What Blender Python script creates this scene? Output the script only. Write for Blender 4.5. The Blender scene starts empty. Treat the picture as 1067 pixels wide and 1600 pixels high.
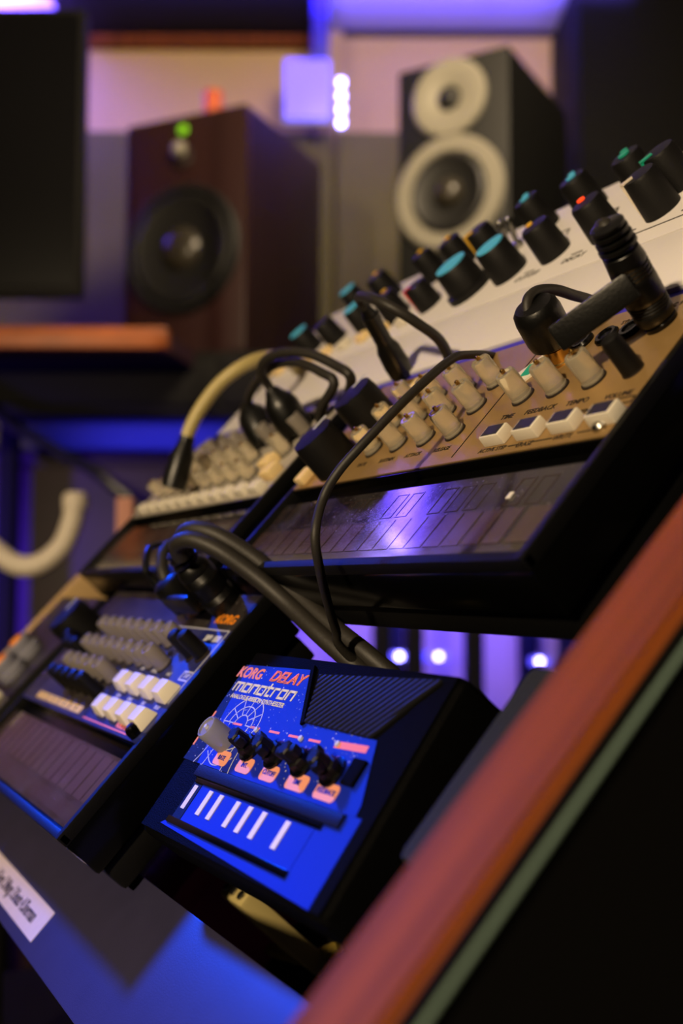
import bpy, bmesh, math, random
from mathutils import Vector, Matrix
random.seed(7)
SC = bpy.context.scene
COL = SC.collection

# ------------------------------------------------------------------ camera
F_PX, YAW, PIT, ROL = 1700.4, math.radians(28.248), math.radians(3.845), math.radians(.207)
TILT = math.radians(47.1)                    # slope of the equipment rack
CAM = Vector((0, 0, 1.0))
fw = Vector((-math.cos(YAW)*math.cos(PIT), math.sin(YAW)*math.cos(PIT), math.sin(PIT)))
rt = fw.cross(Vector((0, 0, 1))).normalized()
up = rt.cross(fw)
rt, up = math.cos(ROL)*rt + math.sin(ROL)*up, -math.sin(ROL)*rt + math.cos(ROL)*up
cd = bpy.data.cameras.new('camera'); cam = bpy.data.objects.new('camera', cd); COL.objects.link(cam)
cam.matrix_world = Matrix(((rt.x, up.x, -fw.x, CAM.x), (rt.y, up.y, -fw.y, CAM.y), (rt.z, up.z, -fw.z, CAM.z), (0, 0, 0, 1)))
cd.sensor_fit = 'HORIZONTAL'; cd.sensor_width = 24.0; cd.lens = F_PX/1067*24.0
cd.clip_start = .01; cd.clip_end = 50
cd.dof.use_dof = True; cd.dof.focus_distance = .350; cd.dof.aperture_fstop = 7.2
SC.camera = cam

# ------------------------------------------------------------------ world, exposure
w = bpy.data.worlds.new('world'); SC.world = w; w.use_nodes = True
w.node_tree.nodes['Background'].inputs[0].default_value = (.9, .75, .55, 1)
w.node_tree.nodes['Background'].inputs[1].default_value = .004
vs = SC.view_settings
vs.view_transform = 'Standard'; vs.look = 'None'; vs.exposure = 0; vs.gamma = 1; vs.use_curve_mapping = False

# ------------------------------------------------------------------ frames
BASIS = Matrix.Rotation(TILT, 3, 'X')        # rack axes: x along the rows, y up the slope, z out of the panels
def RK(x, y, z): return CAM + BASIS @ Vector((x, y, z))
R_ = Vector((math.sin(YAW), math.cos(YAW), 0)); F_ = Vector((-math.cos(YAW), math.sin(YAW), 0))
def RM(r, d, h): return CAM + r*R_ + d*F_ + Vector((0, 0, h))   # room axes: right, away, height over the lens
RZ = math.atan2(R_.y, R_.x)
def aim(o, target):
    o.rotation_euler = (Vector(target) - o.location).to_track_quat('-Z', 'Y').to_euler()
def lamp(name, kind, loc, target, energy, color, size=.1, **kw):
    ld = bpy.data.lights.new(name, kind); o = bpy.data.objects.new(name, ld); COL.objects.link(o)
    ld.energy = energy; ld.color = color; o.location = loc
    if kind == 'AREA':
        ld.shape = 'RECTANGLE' if 'size_y' in kw else 'DISK'; ld.size = size
        if 'size_y' in kw: ld.size_y = kw['size_y']
        if 'spread' in kw: ld.spread = kw['spread']
    else:
        ld.shadow_soft_size = size
        if kind == 'SPOT': ld.spot_size = kw['cone']; ld.spot_blend = kw.get('blend', 1)
    if target is not None: aim(o, target)
    return o

# ------------------------------------------------------------------ lights
WARM = (1, .76, .47); VIOLET = (.16, .08, 1); BLUE = (.0, .07, 1)
key_at = RK(-.3, .15, -.12) + 1.5*Vector((.40, -.86, .30)).normalized()
lamp('room_lamp', 'AREA', key_at, RK(-.35, .16, -.12), 26, WARM, .09)
lamp('wall_fill_light', 'SPOT', RM(.15, .9, 1.0), RM(-.1, 2.5, .82), 60, WARM, .15, cone=math.radians(112), blend=.6)  # added warm fill for the back wall, source unseen
stage_at = RK(-.27, -.02, -.16) + 1.5*Vector((-.72, -.22, .62)).normalized()
lamp('blue_stage_lamp', 'SPOT', stage_at, RK(-.258, -.108, -.165), 850, BLUE, .12, cone=math.radians(9.6), blend=1)
lamp('violet_fill_light', 'SPOT', RM(-1.0, 2.15, 1.15), RK(-.38, .26, -.12), 12, (.48, .36, 1), .12, cone=math.radians(34), blend=1)  # added violet fill for the shadows on the rack, no fixture there
lamp('violet_cove_lamp', 'AREA', RM(-.1, 2.12, 1.20), RM(-.1, 2.24, 1.31), 13.0, (.14, .09, 1), 1.4, size_y=.04, spread=math.radians(62))
lamp('violet_wash_light', 'AREA', RM(-1.12, 2.22, 1.14), RM(-1.12, 2.30, 1.31), 46.0, VIOLET, .85, size_y=.04, spread=math.radians(100))  # added unseen wash, brightens the violet reflection in the touch plate
lamp('violet_low_lamp', 'AREA', RM(.25, 2.2, .0), RM(.25, 2.5, -.12), 13, (.07, .05, 1), .9, size_y=.05)
lamp('blue_desk_lamp', 'AREA', RM(-.40, 2.28, .29), RM(-.40, 2.42, .31), 3.0, (.015, .015, 1), .36, size_y=.03)

# ------------------------------------------------------------------ materials
def lin(r, g, b):
    f = lambda c: (c/255/12.92) if c/255 <= .04045 else ((c/255+.055)/1.055)**2.4
    return (f(r), f(g), f(b), 1)
def mat(name, col, rough=.5, metal=0, spec=.5, bump=0, bscale=200, var=0, vscale=20, dust=0, coat=0, emit=0, trans=0, alpha=1, wood=0, ior=1.45):
    m = bpy.data.materials.new(name); m.use_nodes = True
    nt = m.node_tree; N = nt.nodes; L = nt.links; p = N['Principled BSDF']
    if len(col) == 3: col = lin(*col)
    p.inputs['Base Color'].default_value = col; p.inputs['Roughness'].default_value = rough
    p.inputs['Metallic'].default_value = metal; p.inputs['Specular IOR Level'].default_value = spec
    p.inputs['Coat Weight'].default_value = coat; p.inputs['IOR'].default_value = ior
    p.inputs['Coat Roughness'].default_value = .08
    p.inputs['Transmission Weight'].default_value = trans; p.inputs['Alpha'].default_value = alpha
    if emit: p.inputs['Emission Color'].default_value = col; p.inputs['Emission Strength'].default_value = emit
    tc = N.new('ShaderNodeTexCoord'); src = None
    if var or wood:
        n = N.new('ShaderNodeTexNoise'); n.inputs['Scale'].default_value = vscale; n.inputs['Detail'].default_value = 5
        if wood:
            mp = N.new('ShaderNodeMapping'); mp.inputs['Scale'].default_value = wood
            L.new(tc.outputs['Object'], mp.inputs[0]); L.new(mp.outputs[0], n.inputs['Vector'])
        else: L.new(tc.outputs['Object'], n.inputs['Vector'])
        r = N.new('ShaderNodeMapRange'); r.inputs[1].default_value = .3; r.inputs[2].default_value = .7
        r.inputs[3].default_value = 1-(var or .4); r.inputs[4].default_value = 1+(var or .4)*.6
        L.new(n.outputs[0], r.inputs[0])
        mx = N.new('ShaderNodeVectorMath'); mx.operation = 'SCALE'; mx.inputs[0].default_value = col[:3]
        L.new(r.outputs[0], mx.inputs['Scale']); src = mx.outputs[0]
        L.new(src, p.inputs['Base Color'])
    if dust:
        n = N.new('ShaderNodeTexNoise'); n.inputs['Scale'].default_value = 900; n.inputs['Detail'].default_value = 2
        n2 = N.new('ShaderNodeTexNoise'); n2.inputs['Scale'].default_value = 60
        L.new(tc.outputs['Object'], n.inputs['Vector']); L.new(tc.outputs['Object'], n2.inputs['Vector'])
        r = N.new('ShaderNodeMapRange'); r.inputs[1].default_value = .62; r.inputs[2].default_value = .72; r.inputs[3].default_value = 0; r.inputs[4].default_value = dust
        r2 = N.new('ShaderNodeMapRange'); r2.inputs[1].default_value = .4; r2.inputs[2].default_value = .65; r2.inputs[3].default_value = .04*dust; r2.inputs[4].default_value = .3*dust
        L.new(n.outputs[0], r.inputs[0]); L.new(n2.outputs[0], r2.inputs[0])
        ad = N.new('ShaderNodeMath'); ad.operation = 'MAXIMUM'; L.new(r.outputs[0], ad.inputs[0]); L.new(r2.outputs[0], ad.inputs[1])
        mm = N.new('ShaderNodeMix'); mm.data_type = 'RGBA'; mm.inputs['A'].default_value = col
        if src: L.new(src, mm.inputs['A'])
        mm.inputs['B'].default_value = (.32, .29, .27, 1); L.new(ad.outputs[0], mm.inputs['Factor'])
        L.new(mm.outputs['Result'], p.inputs['Base Color'])
        rr = N.new('ShaderNodeMapRange'); rr.inputs[3].default_value = rough; rr.inputs[4].default_value = .8
        L.new(ad.outputs[0], rr.inputs[0]); L.new(rr.outputs[0], p.inputs['Roughness'])
    if bump:
        n = N.new('ShaderNodeTexNoise'); n.inputs['Scale'].default_value = bscale; L.new(tc.outputs['Object'], n.inputs['Vector'])
        b = N.new('ShaderNodeBump'); b.inputs['Strength'].default_value = bump; b.inputs['Distance'].default_value = .001
        L.new(n.outputs[0], b.inputs['Height']); L.new(b.outputs[0], p.inputs['Normal'])
    return m
M = dict(
    black=mat('black_plastic', (8, 8, 8), .5, spec=.35, bump=.1, bscale=1500),
    gloss=mat('gloss_black', (5, 5, 5), .16, spec=.4),
    matte=mat('matte_black', (7, 6, 6), .7, spec=.2, bump=.2, bscale=900),
    rubber=mat('black_rubber', (10, 10, 9), .36, bump=.08, bscale=900, var=.2, vscale=150),
    ribblack=mat('grille_black', (30, 30, 36), .5, spec=.3),
    cordblack=mat('cord_rubber', (36, 33, 29), .55, bump=.08, bscale=900),
    knobblack=mat('knob_black', (10, 9, 9), .55, spec=.35, bump=.1, bscale=1200),
    gold=mat('gold_panel', (164, 132, 84), .34, metal=.4, var=.2, vscale=30, bump=.05, bscale=2500),
    clear=mat('clear_plastic', (244, 233, 206), .14, trans=.74, ior=1.35),
    clearcap=mat('clear_cap', (165, 156, 146), .3, trans=.5),
    glass=mat('smoked_touch_plate', (26, 20, 22), .07, dust=.30, spec=1, coat=1),
    pad=mat('touch_pad_print', (70, 52, 50), .10, dust=.2, spec=1, coat=1),
    padline=mat('touch_line_print', (62, 48, 48), .10, spec=1, coat=1),
    white=mat('white_button', (222, 214, 196), .45),
    cream=mat('cream_button', (236, 208, 150), .45),
    print_black=mat('black_print', (30, 22, 16), .6),
    buttonprint=mat('button_print', (38, 36, 38), .6, var=.3, vscale=800),
    brass=mat('brass', (200, 160, 90), .22, metal=1),
    steel=mat('steel', (190, 188, 180), .25, metal=1),
    jackin=mat('jack_hole', (3, 3, 3), .5),
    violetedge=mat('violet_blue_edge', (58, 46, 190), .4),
    navy=mat('navy_panel', (26, 34, 104), .38, dust=.25),
    blackpanel=mat('dark_brown_panel', (24, 18, 18), .35, dust=.3),
    orange=mat('orange_print', (236, 140, 30), .5),
    badge=mat('badge_print', (238, 160, 136), .5), braid=mat('braid', (110, 92, 24), .6),
    salmon=mat('salmon_print', (240, 128, 104), .5),
    yellow=mat('yellow_print', (226, 190, 66), .5),
    pale=mat('pale_print', (190, 192, 204), .5),
    paleyellow=mat('pale_yellow_print', (226, 218, 150), .5),
    bluepanel=mat('blue_panel', (10, 36, 170), .5, bump=.05, bscale=1500),
    textured=mat('textured_black', (5, 5, 5), .65, spec=.05, bump=.5, bscale=2200),
    greyclear=mat('grey_clear', (150, 150, 165), .3, trans=.3),
    whitepanel=mat('white_synth_panel', (222, 217, 216), .45, var=.04, vscale=12),
    silver=mat('silver_panel', (176, 168, 156), .4, metal=.2, var=.06, vscale=40),
    cyan=mat('cyan_cap', (78, 190, 236), .45), teal=mat('teal_mark', (16, 160, 128), .45),
    red=mat('red_mark', (196, 40, 34), .45), amber=mat('amber_mark', (232, 180, 50), .45),
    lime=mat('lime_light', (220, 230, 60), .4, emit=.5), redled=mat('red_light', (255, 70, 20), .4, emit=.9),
    wood=mat('red_brown_wood', (122, 62, 22), .6, spec=.25, wood=(150, 5, 5), vscale=1.0, var=.5),
    woodlight=mat('pale_wood', (190, 158, 110), .5, wood=(60, 5, 5), vscale=1.0, var=.2),
    woodorange=mat('orange_wood', (152, 78, 26), .45, wood=(14, 40, 40), vscale=1.0, var=.3),
    woodplum=mat('dark_plum_wood', (46, 24, 36), .5, wood=(4, 4, 30), vscale=1.0, var=.3),
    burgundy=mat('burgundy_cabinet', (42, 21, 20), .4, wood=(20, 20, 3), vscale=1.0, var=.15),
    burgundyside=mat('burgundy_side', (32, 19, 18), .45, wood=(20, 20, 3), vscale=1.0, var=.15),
    spkblack=mat('speaker_black', (4, 4, 4), .6, bump=.1, bscale=400),
    ringmetal=mat('pale_driver_ring', (132, 128, 116), .42, metal=.15),
    cone=mat('driver_cone', (12, 11, 10), .5), cap=mat('dust_cap', (44, 40, 32), .3),
    creamwall=mat('cream_wall', (196, 168, 124), .8, var=.05, vscale=3, bump=.1, bscale=60),
    olive=mat('olive_fabric', (100, 96, 54), .9, bump=.3, bscale=500, var=.08, vscale=6),
    ceiling=mat('white_ceiling', (176, 174, 188), .8, bump=.1, bscale=40),
    dark=mat('dark_paint', (7, 6, 6), .7, spec=.2), floor=mat('dark_floor', (44, 34, 28), .5, wood=(3, 40, 3), vscale=1.0, var=.3),
    plate=mat('black_steel_plate', (46, 44, 70), .45, bump=.06, bscale=1800, var=.1, vscale=60),
    paper=mat('paper_sticker', (205, 188, 162), .7, var=.04, vscale=300),
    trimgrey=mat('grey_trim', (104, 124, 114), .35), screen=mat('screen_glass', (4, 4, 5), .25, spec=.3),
    whitetube=mat('white_tube', (220, 208, 188), .4), beigecord=mat('beige_cord', (176, 160, 104), .45),
    foam=mat('black_foam', (30, 34, 42), .9, bump=.8, bscale=1500),
    greenled=mat('green_led', (110, 180, 10), .4, emit=.75), led=mat('violet_led', (150, 140, 255), .3, emit=26),
    glow_panel=mat('violet_glow', (112, 94, 255), .4, emit=1.9),  # own glow stands in for LED light falling on the wall
    candle=mat('orange_glass', (190, 84, 34), .35, emit=.06), pink=mat('pale_pine', (190, 130, 110), .6, wood=(30, 30, 3), vscale=1.0, var=.15),
    plum=mat('plum_box', (140, 44, 84), .4),
)

# ------------------------------------------------------------------ mesh helpers
class MB:
    """collects shapes in one mesh; off is added to every vertex"""
    def __init__(s, off=(0, 0, 0)): s.bm = bmesh.new(); s.off = Vector(off)
    def _add(s, t, mtx=None):
        if mtx is not None: t.transform(mtx)
        me = bpy.data.meshes.new('tmp'); t.to_mesh(me); t.free(); s.bm.from_mesh(me); bpy.data.meshes.remove(me); return s
    def box(s, x0, x1, y0, y1, z0, z1, bev=0, seg=2, taper=0):
        t = bmesh.new(); bmesh.ops.create_cube(t, size=1)
        for v in t.verts:
            k = 1 - (taper if v.co.z > 0 else 0)
            v.co = Vector(((x0+x1)/2 + v.co.x*(x1-x0)*k, (y0+y1)/2 + v.co.y*(y1-y0)*k, (z0+z1)/2 + v.co.z*(z1-z0)))
        if bev: bmesh.ops.bevel(t, geom=t.edges[:], offset=bev, segments=seg, affect='EDGES', profile=.6, clamp_overlap=True)
        return s._add(t)
    def lathe(s, prof, n=24, origin=(0, 0, 0), axis=(0, 0, 1), ribs=0, depth=0):
        """prof: (radius, height) pairs from base to tip"""
        t = bmesh.new(); rings = []
        for r, h in prof:
            ring = []
            for i in range(n):
                a = 2*math.pi*i/n; q = r*(1 - depth*(i % 2)) if ribs else r
                ring.append(t.verts.new((q*math.cos(a), q*math.sin(a), h)))
            rings.append(ring)
        for A, B in zip(rings, rings[1:]):
            for i in range(n): t.faces.new((A[i], A[(i+1) % n], B[(i+1) % n], B[i]))
        t.faces.new(rings[0][::-1]); t.faces.new(rings[-1])
        q = Vector(axis).normalized().to_track_quat('Z', 'Y').to_matrix().to_4x4()
        return s._add(t, Matrix.Translation(origin) @ q)
    def tube(s, pts, r, n=10, sub=6, radii=None):
        P = [Vector(p) for p in pts]
        Q = [P[0] + (P[0]-P[1])] + P + [P[-1] + (P[-1]-P[-2])]
        out = []; rad = []
        for i in range(1, len(Q)-2):
            for k in range(sub):
                u = k/sub; a, b, c, d = Q[i-1:i+3]
                out.append(.5*((2*b) + (c-a)*u + (2*a-5*b+4*c-d)*u*u + (3*b-a-3*c+d)*u**3))
                rad.append(r if radii is None else radii[i-1]*(1-u) + radii[i]*u)
        out.append(P[-1]); rad.append(r if radii is None else radii[-1])
        t = bmesh.new(); rings = []; nrm = None
        for i, p in enumerate(out):
            tg = (out[min(i+1, len(out)-1)] - out[max(i-1, 0)]).normalized()
            if nrm is None: nrm = tg.orthogonal().normalized()
            nrm = (nrm - tg*nrm.dot(tg)).normalized(); bi = tg.cross(nrm)
            rings.append([t.verts.new(p + rad[i]*(math.cos(2*math.pi*k/n)*nrm + math.sin(2*math.pi*k/n)*bi)) for k in range(n)])
        for A, B in zip(rings, rings[1:]):
            for i in range(n): t.faces.new((A[i], A[(i+1) % n], B[(i+1) % n], B[i]))
        t.faces.new(rings[0][::-1]); t.faces.new(rings[-1])
        return s._add(t)
    def prism(s, poly, z0, z1, bev=0):
        t = bmesh.new(); f = t.faces.new([t.verts.new((x, y, z0)) for x, y in poly])
        g = bmesh.ops.extrude_face_region(t, geom=[f])
        for v in g['geom']:
            if isinstance(v, bmesh.types.BMVert): v.co.z = z1
        bmesh.ops.recalc_face_normals(t, faces=t.faces[:])
        if bev: bmesh.ops.bevel(t, geom=[e for e in t.edges if abs(e.verts[0].co.z - z1) < 1e-7 and abs(e.verts[1].co.z - z1) < 1e-7], offset=bev, segments=2, affect='EDGES', profile=.6)
        return s._add(t)
    def hull(s, verts, faces):
        t = bmesh.new(); V = [t.verts.new(v) for v in verts]
        for f in faces: t.faces.new([V[i] for i in f])
        bmesh.ops.recalc_face_normals(t, faces=t.faces[:]); return s._add(t)
    def ribbon(s, pts, wd, z0=0, z1=.0002):
        for (ax, ay), (bx, by) in zip(pts, pts[1:]):
            d = Vector((bx-ax, by-ay)); L = d.length
            if L < 1e-9: continue
            d /= L; n = Vector((-d.y, d.x))*wd/2; e = d*wd*.35
            a = Vector((ax, ay))-e; b = Vector((bx, by))+e
            s.prism([tuple(a-n), tuple(b-n), tuple(b+n), tuple(a+n)], z0, z1)
        return s
    def mesh(s, name, smooth=True):
        for v in s.bm.verts: v.co += s.off
        me = bpy.data.meshes.new(name); s.bm.to_mesh(me); s.bm.free()
        if smooth:
            me.polygons.foreach_set('use_smooth', [True]*len(me.polygons))
            try: me.set_sharp_from_angle(angle=math.radians(35))
            except Exception: pass
        return me
    def build(s, name, m, parent=None, label=None, kind=None):
        return put(name, s.mesh(name), m, parent, label=label, kind=kind)
def put(name, me, m=None, parent=None, loc=(0, 0, 0), rot=(0, 0, 0), label=None, kind=None):
    o = bpy.data.objects.new(name, me); COL.objects.link(o)
    if m is not None and not me.materials: me.materials.append(M[m] if isinstance(m, str) else m)
    o.parent = parent; o.location = loc; o.rotation_euler = rot
    if label: o['label'] = label
    if kind: o['kind'] = kind
    return o
def thing(name, label, cat, loc, rot=(0, 0, 0), group=None):
    o = bpy.data.objects.new(name, None); COL.objects.link(o); o.location = loc; o.rotation_euler = rot
    o.empty_display_size = .02; o['label'] = label; o['category'] = cat
    if group: o['group'] = group
    return o
def struct(name, mb, m): return mb.build(name, m, kind='structure')
def text(s, size, m, parent, loc, off=(0, 0, 0), sx=1.0, shear=0, align='CENTER', bold=0, outline=0, label=None):
    cu = bpy.data.curves.new('lettering', 'FONT'); cu.body = s; cu.size = size; cu.shear = shear; cu.align_x = align; cu.align_y = 'CENTER'; cu.offset = bold*size
    cu.resolution_u = 3
    if outline: cu.fill_mode = 'NONE'; cu.bevel_depth = outline; cu.bevel_resolution = 0
    else: cu.extrude = .00008
    t = bpy.data.objects.new('tmp', cu); COL.objects.link(t)
    dg = bpy.context.evaluated_depsgraph_get(); me = bpy.data.meshes.new_from_object(t.evaluated_get(dg)); me.name = 'lettering'
    bpy.data.objects.remove(t); me.transform(Matrix.Diagonal((sx, 1, 1, 1)))
    me.materials.clear()
    return put('lettering', me, m, parent, Vector(loc) + Vector(off), label=label)
ROT = (TILT, 0, 0)

# ------------------------------------------------------------------ room
FLOOR_H = -1.0; CEIL = 1.31
def room(mb_args_list, name, m, bev=0):
    mb = MB()
    for (r0, r1, d0, d1, h0, h1) in mb_args_list: mb.box(r0, r1, d0, d1, h0, h1, bev)
    o = struct(name, mb, m); o.location = CAM; o.rotation_euler = (0, 0, RZ); return o
room([(-2.6, 2.2, -2.2, 2.6, FLOOR_H-.1, FLOOR_H)], 'floor', 'floor')
room([(-2.6, 2.2, -2.2, 2.6, CEIL, CEIL+.1)], 'ceiling', 'ceiling')
room([(-2.6, 2.2, 2.5, 2.6, FLOOR_H, CEIL)], 'wall_back', 'creamwall')
room([(-2.7, -2.6, -2.2, 2.6, FLOOR_H, CEIL)], 'wall_left', 'dark')
room([(2.2, 2.3, -2.2, 2.6, FLOOR_H, CEIL)], 'wall_right', 'dark')
room([(-2.7, 2.3, -2.3, -2.2, FLOOR_H, CEIL)], 'wall_front', 'dark')
room([(-2.6, 2.2, 2.02, 2.10, CEIL-.05, CEIL)], 'trim_1', 'dark')            # dark ceiling beam
room([(-.64, -.045, 2.25, 2.5, 1.278, CEIL)], 'trim_2', 'dark')                 # dark soffit panel on the left
room([(-.64, -.045, 2.455, 2.5, 1.262, 1.28)], 'trim_3', 'wood')           # its red-brown wall lip
room([(-.0, .52, 2.485, 2.5, 1.295, 1.306)], 'trim_4', 'woodplum')           # picture rail
RROT = (0, 0, RZ)
def rthing(name, label, cat, r, d, h, yaw=0, group=None): return thing(name, label, cat, RM(r, d, h), (0, 0, RZ+yaw), group)

# olive acoustic panel standing along the back wall
t = rthing('acoustic_panel', 'low olive green fabric panel standing along the cream back wall', 'panel', 0, 2.44, FLOOR_H)
for x0, x1 in ((-1.15, -.02), (-.015, .46)):
    MB().box(x0, x1, -.03, .05, 1.30, 2.03, .01).build('fabric_board', 'olive', t)
MB().box(-1.15, .46, -.02, .045, 0, .04, .004).build('foot_bar', 'dark', t)
for x in (-1.1, -.35, .12, .42): MB().box(x-.02, x+.02, -.01, .04, .04, 1.31, .003).build('upright', 'dark', t)

# tall dark cabinet on the right
t = rthing('tall_cabinet', 'tall dark cabinet at the right edge behind the white synthesizer', 'cabinet', .848, 2.22, FLOOR_H)
MB().box(-.36, .6, .0, .26, 0, 2.28, .006).build('body', 'matte', t)
for a, b in ((-.355, .115), (.125, .595)):
    dr = MB().box(a, b, -.02, 0, .05, 2.27, .004).build('door', 'matte', t)
    MB().lathe([(.006, 0), (.006, .02), (.01, .024), (.01, .03)], 12, (.10 if a < 0 else .14, -.02, 1.0), (0, -1, 0)).build('knob', 'steel', dr)

# console bridge: black cabinet with an orange wood nosing, legs below
t = rthing('console_bridge', 'black console bridge with orange wooden front edge carrying the two speakers', 'desk', 0, 1.9, FLOOR_H)
MB().box(-.70, .78, -.18, -.12, 1.27, 1.3535, .004).build('cabinet_body', 'matte', t)
MB().box(-.70, .46, -.18, .485, 1.353, 1.373, .003).build('deck_board', 'matte', t)
MB().box(-.70, -.2556, -.335, -.30, 1.343, 1.376, .006).build('wooden_nosing', 'woodorange', t, 'orange grooved wood front edge')
MB().hull([(-.70, -.30, 1.345), (-.2556, -.30, 1.345), (-.235, -.18, 1.345), (-.70, -.18, 1.345), (-.70, -.30, 1.372), (-.2556, -.30, 1.372), (-.235, -.18, 1.372), (-.70, -.18, 1.372)],
          [(0, 1, 2, 3), (4, 5, 6, 7), (0, 1, 5, 4), (1, 2, 6, 5), (2, 3, 7, 6), (3, 0, 4, 7)]).build('shelf_board', 'woodplum', t)
for x in (.135, .245, .075, -.62): MB().box(x-.017, x+.017, .10, .14, 0, 1.353, .004).build('leg', 'matte', t)
for x0, x1 in ((-.66, -.2), (-.19, .28), (.29, .76)):
    MB().box(x0, x1, -.188, -.18, 1.285, 1.36, .003).build('drawer_front', 'matte', t)

# low plum sideboard with blue strip behind the rack on the left
t = rthing('sideboard', 'dark plum wooden sideboard low on the left behind the rack', 'cabinet', -.62, 2.1, FLOOR_H)
MB().box(-.55, .36, 0, .28, .05, 1.233, .006).build('body', 'woodplum', t)
MB().box(-.56, .37, -.012, .285, 1.233, 1.258, .004).build('top_board', 'woodplum', t)
for a, b in ((-.54, -.10), (-.09, .35)):
    dr = MB().box(a, b, -.018, 0, .07, 1.223, .004).build('door', 'woodplum', t)
for x in (-.5, .31): MB().box(x-.02, x+.02, .05, .3, 0, .05).build('foot', 'dark', t)
lamp('sideboard_blue_lamp', 'SPOT', RM(-1.15, 1.5, .05), RM(-.58, 2.08, -.02), 70, (.12, .04, 1), .03, cone=math.radians(95), blend=1)

# monitor on the left
t = rthing('computer_monitor', 'large dark computer monitor at the left edge, screen switched off', 'monitor', -.62, 1.62, .3745)
MB().box(-.34, .225, 0, .03, .06, .512, .008).build('housing', 'matte', t)
MB().box(-.33, .215, -.003, .001, .075, .50).build('screen', 'screen', t)
MB().box(-.13, .02, .03, .07, .0, .30, .006).build('neck', 'matte', t)
MB().box(-.2, .09, -.02, .16, .0, .012, .004).build('stand_foot', 'matte', t)

# LED strips
def led_strip(name, label, r, d, h, n, step, vertical, size=.006):
    t = rthing(name, label, 'light strip', r, d, h, 0)
    L = step*n
    if vertical: MB().box(-.008, .008, 0, .006, -step/2, L-step/2, .001).build('backing', 'pale', t)
    else: MB().box(-step/2, L-step/2, 0, .006, -.008, .008, .001).build('backing', 'pale', t)
    me = MB().box(-size/2, size/2, -.004, 0, -size/2, size/2, .001).mesh('led')
    for i in range(n): put('led', me, 'led', t, (0, 0, i*step) if vertical else (i*step, 0, 0))
    return t
led_strip('led_strip', 'upright strip of four bright violet lamps between the speakers', -.004, 2.30, 1.0005, 4, .030, True, .013)
t = led_strip('led_strip', 'strip of violet lamps low on the wall seen under the synthesizers', .128, 2.40, -.155, 3, .043, False, .010)
led_strip('led_strip', 'short strip of violet lamps low on the wall beside the wooden cheek', .435, 2.40, -.165, 1, .04, False, .010)

# self-glowing box in place of a wall corner lit violet by LEDs
t = rthing('glow_wall_patch', 'self-glowing violet panel in place of the LED lit wall between the speakers', 'lamp', -.08, 2.28, 1.005)
MB().box(-.046, .050, .0, .02, -.0, .13, .004).build('glow_panel', 'glow_panel', t)
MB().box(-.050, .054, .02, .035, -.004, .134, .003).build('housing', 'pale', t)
MB().box(.012, .050, .0, .02, .134, .32, .003).build('violet_strip', 'violetedge', t)  # violet light on a wall edge put into the colour

# speakers
def driver(t, x, z, R, ring, cone_r, ringmat, cone='cone'):
    ringo = MB().lathe([(R, 0), (R, .008), (R-.006, .013), (cone_r+.004, .012), (cone_r, .006)], 48, (x, 0, z), (0, -1, 0)).build('driver_ring', ringmat, t)
    c = MB()
    c.lathe([(cone_r, .0065), (cone_r*.98, .0105), (cone_r*.88, .0115), (cone_r*.82, .009), (cone_r*.35, .0075), (cone_r*.33, .0072)], 40, (x, -.0, z), (0, -1, 0))
    c.build('driver_cone', cone, t)
    MB().lathe([(cone_r*.34, .007), (cone_r*.30, .012), (cone_r*.18, .017), (cone_r*.06, .0185)], 24, (x, 0, z), (0, -1, 0)).build('dust_cap', 'cap', t)
YL = -math.radians(24)
t = rthing('studio_speaker', 'dark burgundy studio monitor speaker on the left with a green power light', 'speaker', -.153-.2375*.457, 1.75+.2375*.2035, .379, YL)
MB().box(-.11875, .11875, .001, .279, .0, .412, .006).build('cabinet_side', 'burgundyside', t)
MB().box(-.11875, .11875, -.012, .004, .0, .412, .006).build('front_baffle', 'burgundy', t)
def shifted(t, dy):
    e = bpy.data.objects.new('driver_unit', None); COL.objects.link(e); e.parent = t; e.location = (0, dy, 0); return e
def spk_driver(t, x, z, R, cr, rm, y0=-.012):
    MB().lathe([(R, 0), (R, .006), (R-.005, .011), (cr+.004, .010), (cr, .004)], 48, (x, y0, z), (0, -1, 0)).build('driver_ring', rm, t)
    MB().lathe([(cr, .0045), (cr*.98, .0105), (cr*.9, .0125), (cr*.83, .010), (cr*.4, .0065)], 40, (x, y0, z), (0, -1, 0)).build('driver_cone', 'cone', t)
    MB().lathe([(cr*.40, .006), (cr*.35, .013), (cr*.2, .019), (cr*.06, .0205)], 24, (x, y0, z), (0, -1, 0)).build('dust_cap', 'cap', t)
spk_driver(t, .0, .180, .110, .095, 'spkblack')
MB().lathe([(.022, 0), (.022, .004), (.017, .006)], 24, (-.005, -.012, .340), (0, -1, 0)).build('tweeter_plate', 'burgundyside', t)
MB().lathe([(.014, 0), (.013, .010), (.008, .016), (.003, .018)], 20, (-.005, -.016, .350), (0, -1, 0)).build('tweeter_dome', 'ringmetal', t)
MB().lathe([(.0085, 0), (.0085, .003), (.006, .005)], 16, (-.003, -.012, .386), (0, -1, 0)).build('power_light', 'greenled', t, 'green lit power light')
# orange candle glass on top
t = rthing('candle_glass', 'small orange candle glass on top of the burgundy speaker', 'candle', -.230, 1.875, .7915)
MB().lathe([(.013, 0), (.016, .004), (.0175, .05), (.018, .078), (.0155, .078), (.015, .012)], 20).build('glass', 'candle', t)
MB().lathe([(.0145, .005), (.0145, .06), (.004, .062)], 16).build('wax', 'cream', t)

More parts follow.
